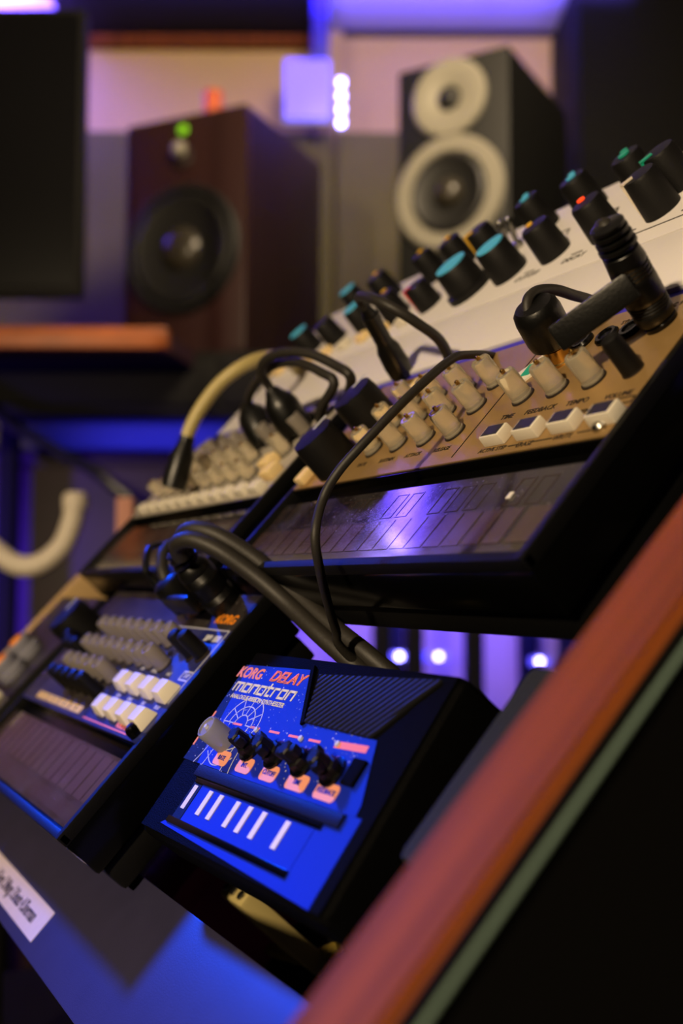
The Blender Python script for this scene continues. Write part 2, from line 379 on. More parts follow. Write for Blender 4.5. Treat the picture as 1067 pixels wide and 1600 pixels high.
YR = -math.radians(30)
t = rthing('studio_speaker', 'black studio monitor speaker on the right with two pale grey driver rings', 'speaker', .2508-.1878*.433, 1.6+.1878*.25, .379, YR)
MB().box(-.0939, .0939, 0, .277, .0, .441, .004).build('cabinet', 'spkblack', t)
spk_driver(t, -.003, .226, .0915, .062, 'ringmetal', -.0005)
MB().lathe([(.0625, 0), (.0625, .006), (.058, .010), (.030, .0095), (.020, .004)], 48, (-.003, -.0005, .377), (0, -1, 0)).build('tweeter_ring', 'ringmetal', t)
MB().lathe([(.020, .004), (.019, .007), (.012, .013), (.004, .015)], 24, (-.003, -.0005, .377), (0, -1, 0)).build('tweeter_dome', 'cone', t)

# white tube hanging at the left, wooden post, ceiling hook, hanging black cable
def W2(v): return Vector(v)
t = thing('white_hose', 'thick white hose hanging in a loop at the left edge', 'hose', RM(-.36, 1.02, .03))
pts = [RM(-.34, 1.02, .62), RM(-.335, 1.02, .30), RM(-.325, 1.02, .10)]
def px(x, y, d):
    q = fw + (x-533.5)/F_PX*rt - (y-800)/F_PX*up
    return CAM + q*(d/q.dot(F_))
tubepts = [px(118, 782, 1.05), px(113, 815, 1.05), px(97, 853, 1.05), px(65, 880, 1.05), px(30, 884, 1.05), px(-5, 862, 1.05), px(-40, 820, 1.05), px(-70, 700, 1.05), px(-75, 500, 1.05), px(-70, 200, 1.05), px(-60, -380, 1.05)]
mb = MB(); mb.tube([p - t.location for p in tubepts], .0105, 14); mb.build('hose', 'whitetube', t)
MB().lathe([(.0125, 0), (.0125, .012), (.009, .016)], 16, tubepts[0]-t.location-Vector((0, 0, .008))).build('end_cap', 'whitetube', t)
t = rthing('wooden_post', 'slim pale wooden post standing behind the left end of the rack', 'post', (196-533.5)/F_PX*.98, .98, FLOOR_H)
MB().box(-.0075, .0075, -.0075, .0075, .0, 1.078, .001).build('post', 'pink', t)
MB().box(-.05, .05, -.05, .05, 0, .012, .002).build('post_foot', 'dark', t)
t = rthing('ceiling_hook', 'small dark hook hanging from the violet lit ceiling', 'hook', .315, 2.25, CEIL)
MB().lathe([(.014, -.004), (.014, 0)], 16).build('hook_plate', 'dark', t)
MB().tube([(0, 0, 0), (0, 0, -.014), (.008, 0, -.026), (0, 0, -.036), (-.008, 0, -.028)], .0025, 8).build('hook_wire', 'dark', t)
t = thing('hanging_cable', 'black cable drooping under the console bridge at the left', 'cable', px(20, 640, 1.7))
MB().tube([q - t.location for q in (px(-60, 560, 1.72), px(0, 650, 1.7), px(90, 705, 1.68), px(170, 755, 1.66), px(235, 860, 1.66), px(250, 1300, 1.6))], .009, 10).build('cord', 'rubber', t)

# ------------------------------------------------------------------ equipment desk and rack
DESK = .70
t = thing('equipment_desk', 'black desk under the sloping equipment rack', 'desk', (-.45, .2, 0))
MB((0, 0, 0)).box(-.44, .6, -.45, .4, DESK-.04, DESK, .006).build('desk_top', 'matte', t)
for x in (-.40, .56):
    for y in (-.41, .36): MB().box(x-.025, x+.025, y-.025, y+.025, 0, DESK-.04, .003).build('leg', 'matte', t)

rack = thing('equipment_rack', 'sloping black equipment rack with a red-brown wooden side cheek', 'rack', (-.42, .1, DESK))
RO = rack.location
def rkbox(x0, x1, y0, y1, z0, z1, bev=0, taper=0):     # box along the rack axes, in rack-local coordinates
    mb = MB(); mb.box(x0, x1, y0, y1, z0, z1, bev); mb.bm.transform(Matrix.Translation(CAM - RO) @ BASIS.to_4x4()); return mb
def cheek(x0, x1, inset, m, name, zadd=0, bev=.0015, label=None):
    A = RK(0, -.17, -.0938+zadd-.0) ; B = RK(0, .46, -.118+zadd)
    poly = [(A.y+inset, A.z), (B.y, B.z), (B.y, DESK), (A.y+inset, DESK)]
    t = bmesh.new(); f = t.faces.new([t.verts.new((x0, y, z)) for y, z in poly])
    g = bmesh.ops.extrude_face_region(t, geom=[f])
    for v in g['geom']:
        if isinstance(v, bmesh.types.BMVert): v.co.x = x1
    bmesh.ops.recalc_face_normals(t, faces=t.faces[:])
    bmesh.ops.bevel(t, geom=t.edges[:], offset=bev, segments=2, affect='EDGES')
    t.transform(Matrix.Translation(-RO)); mb = MB(); mb._add(t); return mb.build(name, m, rack, label)
cheek(-.1565, -.1362, 0, 'wood', 'wooden_cheek', label='red-brown wooden side board')
cheek(-.1362, -.1345, 0, 'matte', 'outer_panel', -.0015, .0003)
def strip(mb, x0, x1, y0, y1, zt):
    mb.box(x0, x1, y0, y1, zt-.002, zt, .0003)
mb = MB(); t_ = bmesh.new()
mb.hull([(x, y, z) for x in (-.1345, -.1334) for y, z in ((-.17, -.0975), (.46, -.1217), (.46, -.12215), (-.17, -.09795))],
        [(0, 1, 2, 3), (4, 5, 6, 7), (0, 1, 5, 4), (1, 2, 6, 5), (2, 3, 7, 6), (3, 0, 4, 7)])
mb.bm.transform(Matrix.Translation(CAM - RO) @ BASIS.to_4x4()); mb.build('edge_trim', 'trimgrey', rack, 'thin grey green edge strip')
cheek(-.158, -.156, .002, 'matte', 'inner_panel', -.004, .0003)
plate = rkbox(-.70, -.158, -.0385, .0095, -.168, -.165, .0008).build('front_plate', 'plate', rack)
def bar(x0, x1, y0, y1, z0, z1, nm='support_bar'): return rkbox(x0, x1, y0, y1, z0, z1, .0008).build(nm, 'matte', rack)
bar(-.70, -.158, .042, .056, -.1755, -.1665); bar(-.70, -.158, .092, .104, -.1755, -.1655)
bar(-.70, -.158, .146, .160, -.160, -.1515); bar(-.70, -.158, .200, .214, -.160, -.1515)
bar(-.70, -.158, .250, .262, -.150, -.1405); bar(-.70, -.158, .318, .330, -.150, -.1405)
bar(-.7125, -.70, -.04, .40, -.185, -.135, 'left_rail')
for y in (.02, .30): 
    p = RK(-.706, y, -.16); MB().box(p.x-.010-RO.x, p.x+.004-RO.x, p.y-.012-RO.y, p.y+.012-RO.y, 0, p.z-RO.z, .001).build('rail_leg', 'matte', rack)
rkbox(-.692, -.679, .020, .128, -.150, -.128, .001).build('end_strip', 'woodlight', rack, 'pale wood end strip')
rkbox(-.70, -.158, -.03, .125, -.262, -.256, .0008).build('lower_tray', 'matte', rack)
# paper sticker on the plate
st = rkbox(-.60, -.4325, -.0338, -.0204, -.165, -.16485).build('paper_sticker', 'paper', rack, 'white paper name sticker')
lt = text('1.Keys 2.Mings 3.Beats 4.Sherman', .0080, 'print_black', st, (0, 0, 0), sx=.70, align='RIGHT', bold=.012)
lt.matrix_local = Matrix.Translation(RK(-.4455, -.0272, -.1648) - RO) @ BASIS.to_4x4()

# foam block right of the ribbon synthesizer, small boxes lying below the gap
t = thing('foam_block', 'black foam block tucked beside the wooden cheek', 'foam', RK(-.19, .078, -.1655), ROT)
MB().box(-.024, .030, -.035, .022, 0, .030, .003).build('block', 'foam', t)
t = thing('plum_box', 'small plum coloured box lying on the rack tray under the ribbon synthesizer', 'box', RK(-.452, .024, -.256), ROT)
MB().box(-.019, .019, -.016, .018, 0, .052, .004).build('box_body', 'plum', t); MB().box(-.0195, .0195, -.0165, .0185, .044, .056, .003).build('lid', 'plum', t)
t = thing('cable_connector', 'small cream cable connector block lying under the ribbon synthesizer', 'connector', RK(-.402, .028, -.256), ROT)
MB().box(-.016, .006, -.004, .004, 0, .048, .002).build('block', 'beigecord', t)
for x in (-.012, -.005, .002): MB().lathe([(.002, 0), (.002, .001), (.0012, .0014)], 12, (x, 0, .048)).build('terminal_screw', 'steel', t)
t = thing('braided_cord', 'yellow braided cord end lying under the ribbon synthesizer beside the cheek', 'cord', RK(-.425, .018, -.2555), ROT)
MB().tube([(-.02, .006, .004), (-.006, .004, .004), (.006, .006, .004), (.02, .009, .004), (.034, .02, .004)], .0026, 10).build('cord', 'braid', t)
MB().tube([(-.02, -.016, .002), (.0, -.012, .002), (.02, -.014, .002), (.035, -.022, .002)], .0007, 8).build('thread', 'braid', t)

# ------------------------------------------------------------------ shared control meshes
def knob_clear():
    return MB().lathe([(.0038, 0), (.0038, .0012), (.0036, .0013), (.0036, .0098), (.0032, .0104), (.0022, .0104), (.0020, .0096)], 28, ribs=1, depth=.035).mesh('knob')
def dome(r, h): return MB().lathe([(r*1.02, 0), (r, .001), (r*.94, h*.8), (r*.84, h*.95), (r*.55, h), (r*.1, h*1.005)], 28).mesh('knob')
ME = dict(
    clear=knob_clear(),
    skirt=MB().lathe([(.0043, 0), (.0042, .0005), (.0034, .0007)], 24).mesh('knob_skirt'),
    pin=MB().lathe([(.0008, .0104), (.0008, .0116), (.0004, .0120)], 8).mesh('shaft_pin'),
    blackknob=dome(.0033, .0125),
    jack=MB().lathe([(.0043, 0), (.0043, .0008), (.0036, .0016), (.0026, .0016), (.0022, .0008)], 24).mesh('jack_nut'),
    jackhole=MB().lathe([(.0021, .0007), (.0019, .0010), (.0005, .0010)], 16).mesh('jack_socket'),
    button=MB().box(-.0052, .0052, -.0030, .0030, 0, .0040, .0006, 2, taper=.06).mesh('step_button'),
    btnprint=MB().box(-.0040, .0040, -.0023, .0023, .0040, .0041).mesh('button_print'),
    screw=MB().lathe([(.0024, 0), (.0024, .0010), (.0016, .0018), (.0003, .0020)], 16).mesh('screw'),
    drumbtn=MB().box(-.0056, .0056, -.0047, .0047, 0, .0052, .0008, 2, taper=.30).mesh('drum_button'),
)
ME['dull'] = ME['clear'].copy()
def clear_knob(parent, loc, pin=True):
    k = put('knob', ME['clear'] if pin else ME['dull'], 'clear' if pin else 'clearcap', parent, loc)
    put('knob_skirt', ME['skirt'], 'print_black', k)
    if pin: put('shaft_pin', ME['pin'], 'brass', k)
    return k
def jack(parent, loc):
    j = put('jack_nut', ME['jack'], 'gloss', parent, loc); put('jack_socket', ME['jackhole'], 'jackin', j); return j

# ------------------------------------------------------------------ pocket synthesizers: common case
def case(name, label, cat, xr, yf, zp, panelmat, Wd=.193, Dp=.109, sp=.0445, H=.0335):
    """xr: right edge, yf: front edge, zp: panel height, in rack coordinates; local x 0 at the right edge"""
    t = thing(name, label, cat, RK(xr-Wd/2, yf+Dp/2, zp-H), ROT)
    off = (Wd/2, -Dp/2, H)
    MB(off).box(-Wd+.002, -.002, .002, Dp-.002, -H, -H+.012, .002).build('case_bottom', 'black', t)
    m = MB(off); m.box(-Wd, 0, 0, Dp, -H+.0125, -.0045, .0015); m.build('case_body', 'gloss', t)
    m = MB(off)
    m.box(-.0030, 0, 0, Dp, -.005, 0, .0005); m.box(-Wd, -Wd+.0030, 0, Dp, -.005, 0, .0005); m.box(-Wd, 0, 0, .0035, -.005, -.0004, .0007)
    m.build('case_rim', 'black', t)
    MB(off).box(-Wd+.003, -.003, .0045, sp-.0065, -.0052, -.0028).build('touch_plate', 'glass', t)
    MB(off).box(-Wd+.0026, -.0006, sp-.0006, Dp-.0008, -.0046, -.0007, .0003).build('panel_shoulder', 'gloss', t)
    MB(off).box(-Wd+.0028, -.0008, sp, Dp-.001, -.0008, 0, .0003).build('top_panel', panelmat, t)
    return t, off
def addv(a, b): return (a[0]+b[0], a[1]+b[1], a[2]+b[2])

# gold step synthesizer, upper row right
gs, go = case('synthesizer', 'gold panelled pocket synthesizer with clear knobs on the upper right', 'synthesizer', -.212, .1158, -.115, 'gold')
G = lambda x, y, z=0: addv((x/1000, y/1000, z/1000), go)
for x in (-28.6, -45, -61.8): clear_knob(gs, G(x, 72.4))
for x in (-88, -106, -124.3, -142): 
    for y in (60.5, 73.5, 86): clear_knob(gs, G(x, y))
k = put('knob', ME['blackknob'], 'knobblack', gs, G(-12.6, 72.4), label='black volume knob'); put('knob_skirt', ME['skirt'], 'print_black', k).scale = (.82, .82, 1)
for x in (-39.9, -29.5): jack(gs, G(x, 95.2))
MB(go).lathe([(.0052, 0), (.0052, .0012), (.0044, .0018)], 24, (-.0165, .0942, 0)).build('power_socket', 'gloss', gs)
jack(gs, G(-52, 96)); jack(gs, G(-57.5, 90))
for x in (-7.2, -23.2, -39.2, -55.2):
    b = put('step_button', ME['button'], 'white', gs, G(x, 51.7), rot=(0, 0, 0)); put('button_print', ME['btnprint'], 'buttonprint', b)
put('screw', ME['screw'], 'steel', gs, G(-8.0, 48.6)); put('screw', ME['screw'], 'steel', gs, G(-186, 49)); 
for x, y in ((-163, 80), (-165, 56)):
    k = MB().lathe([(.0098, 0), (.0096, .013), (.0090, .0162), (.005, .0168)], 32).mesh('selector_knob'); k = put('selector_knob', k, 'knobblack', gs, G(x, y))
    MB().box(-.0008, .0008, .002, .010, .017, .0173).build('pointer', 'pale', k)
for x, y in ((-148, 96), (-149, 79), (-150, 66), (-183, 49.5), (-187, 66)):
    b = put('side_button', MB().box(-.003, .003, -.004, .004, 0, .004, .0009).mesh('side_button'), 'cream', gs, G(x, y))
# printing
for s, x, y, sz in (('VOLUME', -11, 62.0, 2.7), ('TEMPO', -28.6, 63.0, 2.9), ('FEEDBACK', -45.5, 63.2, 2.9), ('TIME', -61.8, 63.2, 2.9), ('ACTIVE STEP', -55, 46.6+.6, 2.3),
                    ('ERASE', -39.2, 47.0, 2.6), ('WRITE', -22.5, 47.2, 2.6), ('MEMORY', -19, 57.4, 2.6), ('SYNC', -35, 101.2, 2.3), ('DC 9V', -16, 102.6, 2.6),
                    ('RELEASE', -88, 52.5, 2.5), ('ATTACK', -106, 52.5, 2.5), ('SUSTAIN', -124, 52.5, 2.5), ('RATE', -142, 52.5, 2.5)):
    text(s, sz/1000*1.05, 'print_black', gs, G(x, y, .05), bold=.008)
m = MB(go)
for L_ in ([(-.0165, .0478), (-.0055, .0478)], [(-.047, .0473), (-.043, .0473)], [(-.0355, .0474), (-.027, .0474)], [(-.0765, .047), (-.0765, .108)], [(-.0145, .0575), (-.003, .0575), (-.003, .0600), (-.010, .0600)]):
    MB(go).ribbon(L_, .00035).build('panel_line', 'print_black', gs)
# logo patch half hidden by the right-angle plug
MB(go).prism([(-.0795, .0850), (-.0700, .0805), (-.0640, .0875), (-.0700, .0950)], 0, .0006).build('display_window', 'white', gs, 'pale lit display window')
MB(go).box(-.0735, -.0690, .0845, .0905, .0006, .0008).build('display_digits', 'teal', gs)
# touch keyboard: lower pads and upper outlines
for i in range(19):
    x = -.0105 - i*.00955
    MB(go).box(x-.0079 if i else x-.0068, x+.0003 if i else x+.004, .0088, .0222, -.0028, -.00265).build('touch_pad', 'pad', gs)
    if i % 7 not in (2, 6):
        m = MB(go); a, b = x-.0115, x-.0050
        m.ribbon([(a, .0237), (b, .0237), (b, .0345), (a, .0345), (a, .0237)], .0004, -.0028, -.00265); m.build('touch_outline', 'padline', gs)
for x in (-.0255, -.031):
    MB(go).ribbon([(x, .0240), (x, .034)], .0003, -.0028, -.00265).build('touch_line', 'padline', gs)
MB(go).box(-.032, -.0300, .0262, .0288, -.0027, -.0022, .0002).build('dried_glue_spot', 'whitepanel', gs)

# drum synthesizer, lower row left
ds, do = case('drum_machine', 'navy panelled pocket drum machine with square white buttons on the lower row', 'drum machine', -.3815, 0.0, -.1285, 'navy', Dp=.115, sp=.0416)
G = lambda x, y, z=0: addv((x/1000, y/1000, z/1000), do)
MB(do).box(-.190, -.0012, .0955, .1135, 0, .0003).build('jack_strip', 'blackpanel', ds, 'dark brown strip around the sockets')
MB(do).box(-.190, -.078, .0425, .0945, 0, .00025).build('dark_panel_half', 'blackpanel', ds)
MB(do).ribbon([(-.188, .0952), (-.0035, .0952), (-.0035, .060)], .0005).build('panel_line', 'pale', ds)
for r, y, ms in ((0, 63.6, 'wwww'), (1, 50.6, 'wwcc')):
    for i in range(4):
        put('drum_button', ME['drumbtn'], 'cream' if (r == 1 and i < 2) else 'white', ds, G(-10.0-16.6*i, y))
text('KORG', .0062, 'orange', ds, G(-15, 100.4, .35), bold=.03, sx=1.15)
text('volca beats', .0052, 'salmon', ds, G(-24, 46.0, .1), bold=.02, sx=.9)
MB(do).ribbon([(-.078, .0433), (-.011, .0433)], .0006).build('accent_line', 'salmon', ds)
for i in range(4):
    m = put('mode_label', MB(do).box(-.1655+.0205*i*.99, -.1655+.0205*i*.99+.0185, .0437, .0475, .00025, .0004).mesh('mode_label'), 'yellow', ds)
    text(str(i+1), .0034, 'blackpanel', m, G(-156+20.3*i, 45.6, .45))
k = put('screw', MB().lathe([(.0032, 0), (.0030, .0030), (.0022, .0042), (.0006, .0044)], 16).mesh('screw'), 'gloss', ds, G(-8, 45.2)); MB().lathe([(.0014, .0042), (.0012, .0046), (.0004, .0046)], 6).build('hex_socket', 'jackin', k)
for x, y in ((-9.5, 83.2), (-19.5, 82.8)):
    k = put('knob', ME['blackknob'], 'knobblack', ds, G(x, y)); put('knob_skirt', ME['skirt'], 'print_black', k)
for j, y in enumerate((87, 75.5, 64.5)):
    for i in range(8):
        x = -38 - 13.2*i - (4 if j == 2 else 0)
        if j == 2 and x > -75: continue
        clear_knob(ds, G(x, y), False)
for i in range(5):
    k = put('knob', ME['blackknob'], 'knobblack', ds, G(-84-12.5*i, 55.5))
for x, y in ((-140, 72), (-152, 72), (-163, 76)):
    put('knob', ME['blackknob'], 'knobblack', ds, G(x, y))
k = put('selector_knob', MB().lathe([(.0115, 0), (.0112, .013), (.0105, .0165), (.006, .017)], 32).mesh('selector_knob'), 'knobblack', ds, G(-176, 84)); MB().box(-.0008, .0008, .002, .010, .017, .0173).build('pointer', 'pale', k)
for s, x, y in (('PLAY', -10, 57.0), ('REC', -26, 57.0), ('FUNC', -43, 57.0), ('STEP', -59, 57.0), ('MUTE', -26, 43.4+1.2), ):
    if y > 50: text(s, .0024, 'pale', ds, G(x, y, .1), bold=.01)
b = put('print_box', MB(do).ribbon([(-.0125, .0705), (-.0035, .0705), (-.0035, .0745), (-.0125, .0745), (-.0125, .0705)], .0007).mesh('print_box'), 'pale', ds)
text('TAP', .0030, 'pale', b, G(-8, 72.6, .1), bold=.01)
for x in (-26, -43, -58): text('SNARE' if x == -43 else 'HAT', .0024, 'pale', ds, G(x, 71.8, .1), bold=.01)
for x in (-9, -18): MB(do).box(x/1000-.0032, x/1000+.0032, .0895, .0925, 0, .0002).build('print_box', 'pale', ds)
jack(ds, G(-47, 106)); jack(ds, G(-66, 106)); jack(ds, G(-76, 106))
for i in range(16):
    x = -.0052 - i*.01165
    MB(do).box(x-.0103, x, .0150, .0335, -.0028, -.00265).build('touch_pad', 'pad', ds)
m = MB(do)
for i in range(9): m.ribbon([(-.188, .0070+.0007*i), (-.005, .0070+.0007*i)], .0003, -.0028, -.0026)
o = m.build('fine_stripes', 'pad', ds)

# silver synthesizer, upper row left
ss, so = case('synthesizer', 'silver panelled pocket synthesizer on the upper left, blurred, many clear knobs', 'synthesizer', -.4305, .1158, -.115, 'silver')
G = lambda x, y, z=0: addv((x/1000, y/1000, z/1000), so)
for i in range(11): 
    put('step_button', ME['button'], 'white', ss, G(-12-16*i, 48.5))
for j, y in enumerate((60, 74, 88)):
    for i in range(9 - j):
        if (i, j) in ((0, 0), (1, 1)): continue
        clear_knob(ss, G(-20-18*i, y), j < 2)
for x, y in ((-10, 58), (-24, 66)): 
    put('side_button', MB().box(-.005, .005, -.004, .004, 0, .005, .001).mesh('side_button'), 'cream', ss, G(x, y))
for x in (-12, -24, -36): jack(ss, G(x, 100))
for i in range(16):
    x = -.0052 - i*.0116; MB(so).box(x-.0103, x, .0150, .0335, -.0028, -.00265).build('touch_pad', 'pad', ss)
text('bass', .010, 'print_black', ss, G(-150, 101, .1), shear=.2)

# small effects box at the far left of the lower row
fx = thing('effects_box', 'small black effects box with two orange centred dials at the lower left', 'effects box', RK(-.628, .055, -.1648), ROT)
MB().box(-.0440, .0440, -.054, .054, 0, .037, .003).build('case_body', 'black', fx)
MB().box(-.042, .042, -.052, .052, .037, .0376).build('top_panel', 'blackpanel', fx)
for x, y in ((.004, .010), (.010, -.004)):
    k = put('dial', MB().lathe([(.0085, 0), (.0085, .004), (.0072, .005), (.0070, .010), (.006, .011)], 32, ribs=1, depth=.04).mesh('dial'), 'greyclear', fx, (x, y+.0, .0376))
    MB().lathe([(.0045, .011), (.004, .0122), (.001, .0124)], 20).build('dial_cap', 'orange', k, 'orange cap')
put('step_button', MB().box(-.006, .006, -.005, .005, 0, .006, .001).mesh('step_button'), 'white', fx, (.022, -.022, .0376))

# white synthesizer behind
wt = thing('synthesizer', 'wide white panelled synthesizer behind with coloured knobs', 'synthesizer', RK(-.38, .2275, -.140), ROT)
wo = (.38, -.2275, .140)     # rack coordinates to local
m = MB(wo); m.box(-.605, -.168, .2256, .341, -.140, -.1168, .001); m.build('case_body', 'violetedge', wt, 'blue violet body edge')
MB(wo).box(-.605, -.168, .2296, .2690, -.1172, -.1150, .0008).build('hand_rest', 'whitepanel', wt)
MB(wo).box(-.605, -.168, .2694, .3395, -.1172, -.1148, .0008).build('control_panel', 'whitepanel', wt)
def big_knob(x, y, r, h, m='knobblack'):
    k = put('knob', MB().lathe([(r, 0), (r, .002), (r*.90, h*.93), (r*.82, h), (r*.3, h*1.01)], 36).mesh('knob'), m, wt, addv((x, y, -.1148), wo)); return k
def mark(k, r, h, m, a):
    mb = MB(); mb.box(-.0013, .0013, r*.30, r*.99, h*.99, h*1.03); mb.box(-.0013, .0013, r*.88, r*1.01, .001, h*1.03)
    o = mb.build('pointer_line', m, k); o.rotation_euler = (0, 0, a)
def cap(k, r, h, m): MB().lathe([(r*.80, h), (r*.80, h+.0007), (r*.1, h+.0008)], 32).build('cap_disc', m, k)
def spot(k, r, h, m, a): 
    o = MB().lathe([(.0017, 0), (.0016, .0008), (.0004, .0010)], 12, (0, r*.62, h)).build('pointer_dot', m, k); o.rotation_euler = (0, 0, a)
YW = .2905
k = big_knob(-.282, YW, .0072, .0160); mark(k, .0072, .016, 'whitetube', 2.3)
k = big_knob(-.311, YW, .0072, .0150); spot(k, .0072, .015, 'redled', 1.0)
k = big_knob(-.3415, YW, .0072, .0150); spot(k, .0072, .015, 'amber', 1.2)
k = big_knob(-.3705, YW-.001, .0085, .0150); cap(k, .0085, .015, 'cyan')
k = big_knob(-.399, YW-.002, .0098, .0150); cap(k, .0098, .015, 'cyan'); MB().lathe([(.0112, 0), (.0112, .003), (.0098, .0034)], 32).build('knob_skirt', 'knobblack', k)
k = big_knob(-.4345, YW, .0066, .013); mark(k, .0066, .013, 'red', 2.3)
k = big_knob(-.466, YW+.002, .0072, .014); spot(k, .0072, .014, 'amber', .5)
k = big_knob(-.500, YW+.004, .0066, .014); cap(k, .0066, .014, 'cyan')
k = big_knob(-.535, YW+.004, .0066, .014)
k = big_knob(-.566, YW+.005, .0072, .014); cap(k, .0072, .014, 'cyan')
YB = .3235
k = big_knob(-.283, YB-.018, .0072, .0160); mark(k, .0072, .016, 'teal', 2.45)
k = big_knob(-.3085, YB-.006, .0072, .0160); spot(k, .0072, .016, 'teal', .6); cap(k, .003, .016, 'teal')
k = big_knob(-.3425, YB-.002, .0072, .0160); spot(k, .0072, .016, 'cyan', .6); cap(k, .003, .016, 'cyan')
k = big_knob(-.3750, YB, .0072, .0160); spot(k, .0072, .016, 'cyan', .6); cap(k, .003, .016, 'cyan')
k = big_knob(-.409, YB-.004, .0072, .0150); mark(k, .0072, .015, 'amber', 2.4)
k = big_knob(-.437, YB, .0066, .0150); spot(k, .0066, .015, 'amber', .8)
k = big_knob(-.462, YB, .0066, .0150); spot(k, .0066, .015, 'amber', .8)
k = big_knob(-.508, YB, .0072, .0150); spot(k, .0072, .015, 'amber', .8); 
k = big_knob(-.540, YB, .0066, .0150); cap(k, .0066, .015, 'cyan')
for x in (-.3865, -.3925):
    s = MB(wo); s.lathe([(.0028, 0), (.0026, .003)], 12, (x, .3145, -.1148)); s = s.build('toggle_nut', 'steel', wt)
    MB(wo).lathe([(.0011, .003), (.0014, .010), (.0020, .0125), (.0012, .0145)], 12, (x, .3145, -.1148), (.1, .25, 1)).build('toggle_lever', 'steel', s)
MB(wo).lathe([(.0022, 0), (.0020, .0012), (.0006, .0018)], 14, (-.3345, .3105, -.1148)).build('indicator_light', 'lime', wt, 'lit yellow green indicator')
for i in range(9):
    b = MB(wo).box(-.452-.0205*i, -.444-.0205*i, .2785, .2845, -.1148, -.1110, .0008).build('rocker', 'cream' if i % 3 else 'white', wt)
for x in (-.268, -.2965, -.3255, -.355): 
    MB(wo).ribbon([(x, .283), (x+.006, .283)], .0006, -.1148, -.1146).build('panel_line', 'print_black', wt)
    MB(wo).ribbon([(x+.002, .3105), (x+.006, .3105), (x+.008, .306)], .0008, -.1148, -.1146).build('panel_line', 'print_black', wt)
MB(wo).ribbon([(-.295, .279), (-.262, .279), (-.252, .284)], .0005, -.1148, -.1146).build('panel_line', 'print_black', wt)
for s, x, y in (('TUNE', -.262, .285), ('DECAY', -.322, .2795), ('CUTOFF', -.351, .2795), ('WAVE', -.276, .3225), ('LFO', -.262, .314), ('MIX', -.268, .331)):
    text(s, .0042, 'print_black', wt, addv((x, y, -.11475), wo), bold=.01)

# ------------------------------------------------------------------ ribbon synthesizer
rz, rx, ry = math.radians(1.764), math.radians(5.373), math.radians(2.085)
MR = Matrix.Rotation(rz, 3, 'Z') @ Matrix.Rotation(rx, 3, 'X') @ Matrix.Rotation(ry, 3, 'Y')
org = Vector((-.23385, .02309, -.14174))
mo = thing('ribbon_synthesizer', 'small black ribbon synthesizer with a bright blue starry panel, front centre', 'synthesizer', (0, 0, 0))
c_ = org + MR @ Vector((-.06, .036, -.022))
mo.matrix_world = Matrix.Translation(RK(*c_)) @ (BASIS @ MR).to_4x4()
oo = (.06, -.036, .022)
G = lambda x, y, z=0: addv((x/1000, y/1000, z/1000), oo)
m = MB(oo); m.box(-.120, 0, 0, .072, -.022, -.0006, .004, 3); m.build('case_body', 'textured', mo)
MB(oo).box(-.1185, -.0015, .0015, .0705, -.0012, -.0001, .0004).build('top_plate', 'textured', mo)
MB(oo).prism([(-.119, .0265), (-.0090, .0265), (-.0095, .030), (-.0190, .0480), (-.0600, .0484), (-.0735, .0665), (-.1188, .0650)], 0-.0001, .0002).build('star_panel', 'black', mo)
MB(oo).prism([(-.1075, .0266), (-.0090, .0266), (-.0095, .030), (-.0190, .0480), (-.0600, .0484), (-.0735, .0664), (-.1172, .0650)], .0001, .0002+.00003).build('blue_print', 'bluepanel', mo)
MB(oo).prism([(-.1055, .0045), (-.0060, .0015), (-.0060, .0240), (-.0125, .0262), (-.0125, .0240), (-.0225, .0222), (-.0225, .0080), (-.1000, .0080)], -.0001, .0002).build('lower_panel', 'bluepanel', mo)
MB(oo).box(-.0125, -.0060, .0238, .0267, -.0001, .00018).build('side_panel', 'bluepanel', mo)
MB(oo).box(-.103, -.0125, .0222, .0262, -.0001, .0013, .0004).build('step_ledge', 'black', mo)
MB(oo).box(-.100, -.020, .0204, .0224, -.0001, .0008, .0003).build('ribbon_edge', 'gloss', mo)
MB(oo).box(-.102, -.0225, .0056, .0078, -.0001, .0009, .0003).build('ribbon_edge', 'gloss', mo)
MB(oo).box(-.100, -.0230, .0078, .0206, -.0001, .00012).build('ribbon', 'bluepanel', mo)
MB(oo).box(-.1005, -.0945, .0078, .0206, .0001, .0003).build('ribbon_end', 'black', mo)
for x in (-97.6, -86.2, -78.5, -66.8, -58.6, -49.8, -36.0):
    MB(oo).box(x/1000-.0013, x/1000+.0013, .0112, .0196, .0001, .0004).build('key_mark', 'whitepanel', mo)
# speaker grille: diagonal ridges
gp = [(-.0670, .0650), (-.0065, .0685), (-.0225, .0482), (-.0585, .0484)]
mo_g = MB(oo).prism(gp, -.0001, .0001).build('grille_bed', 'black', mo)
def clip(poly, n, c0, c1):
    def half(P, s, c):
        out = []
        for (ax, ay), (bx, by) in zip(P, P[1:]+P[:1]):
            da = s*(ax*n[0]+ay*n[1]-c); db = s*(bx*n[0]+by*n[1]-c)
            if da >= 0: out.append((ax, ay))
            if da*db < 0: u = da/(da-db); out.append((ax+(bx-ax)*u, ay+(by-ay)*u))
        return out
    P = half(poly, 1, c0)
    return half(P, -1, c1) if len(P) > 2 else []
dn = Vector((-.0112, .0114)).normalized(); c = -.02
dn = (-dn.y*-1 if False else .713, -.70)   # normal to the ridges, which run up to the left-right diagonal
dn = (.713, -.70)
c = min(x*dn[0]+y*dn[1] for x, y in gp); cmax = max(x*dn[0]+y*dn[1] for x, y in gp)
while c < cmax:
    P = clip(gp, dn, c, c+.00115)
    if len(P) > 2: MB(oo).prism(P, .0001, .0010, .0002).build('grille_rib', 'ribblack', mo_g)
    c += .0021
MB(oo).ribbon([(-.0728, .0668), (-.0592, .0482)], .0016, 0, .0012).build('grille_frame', 'textured', mo)
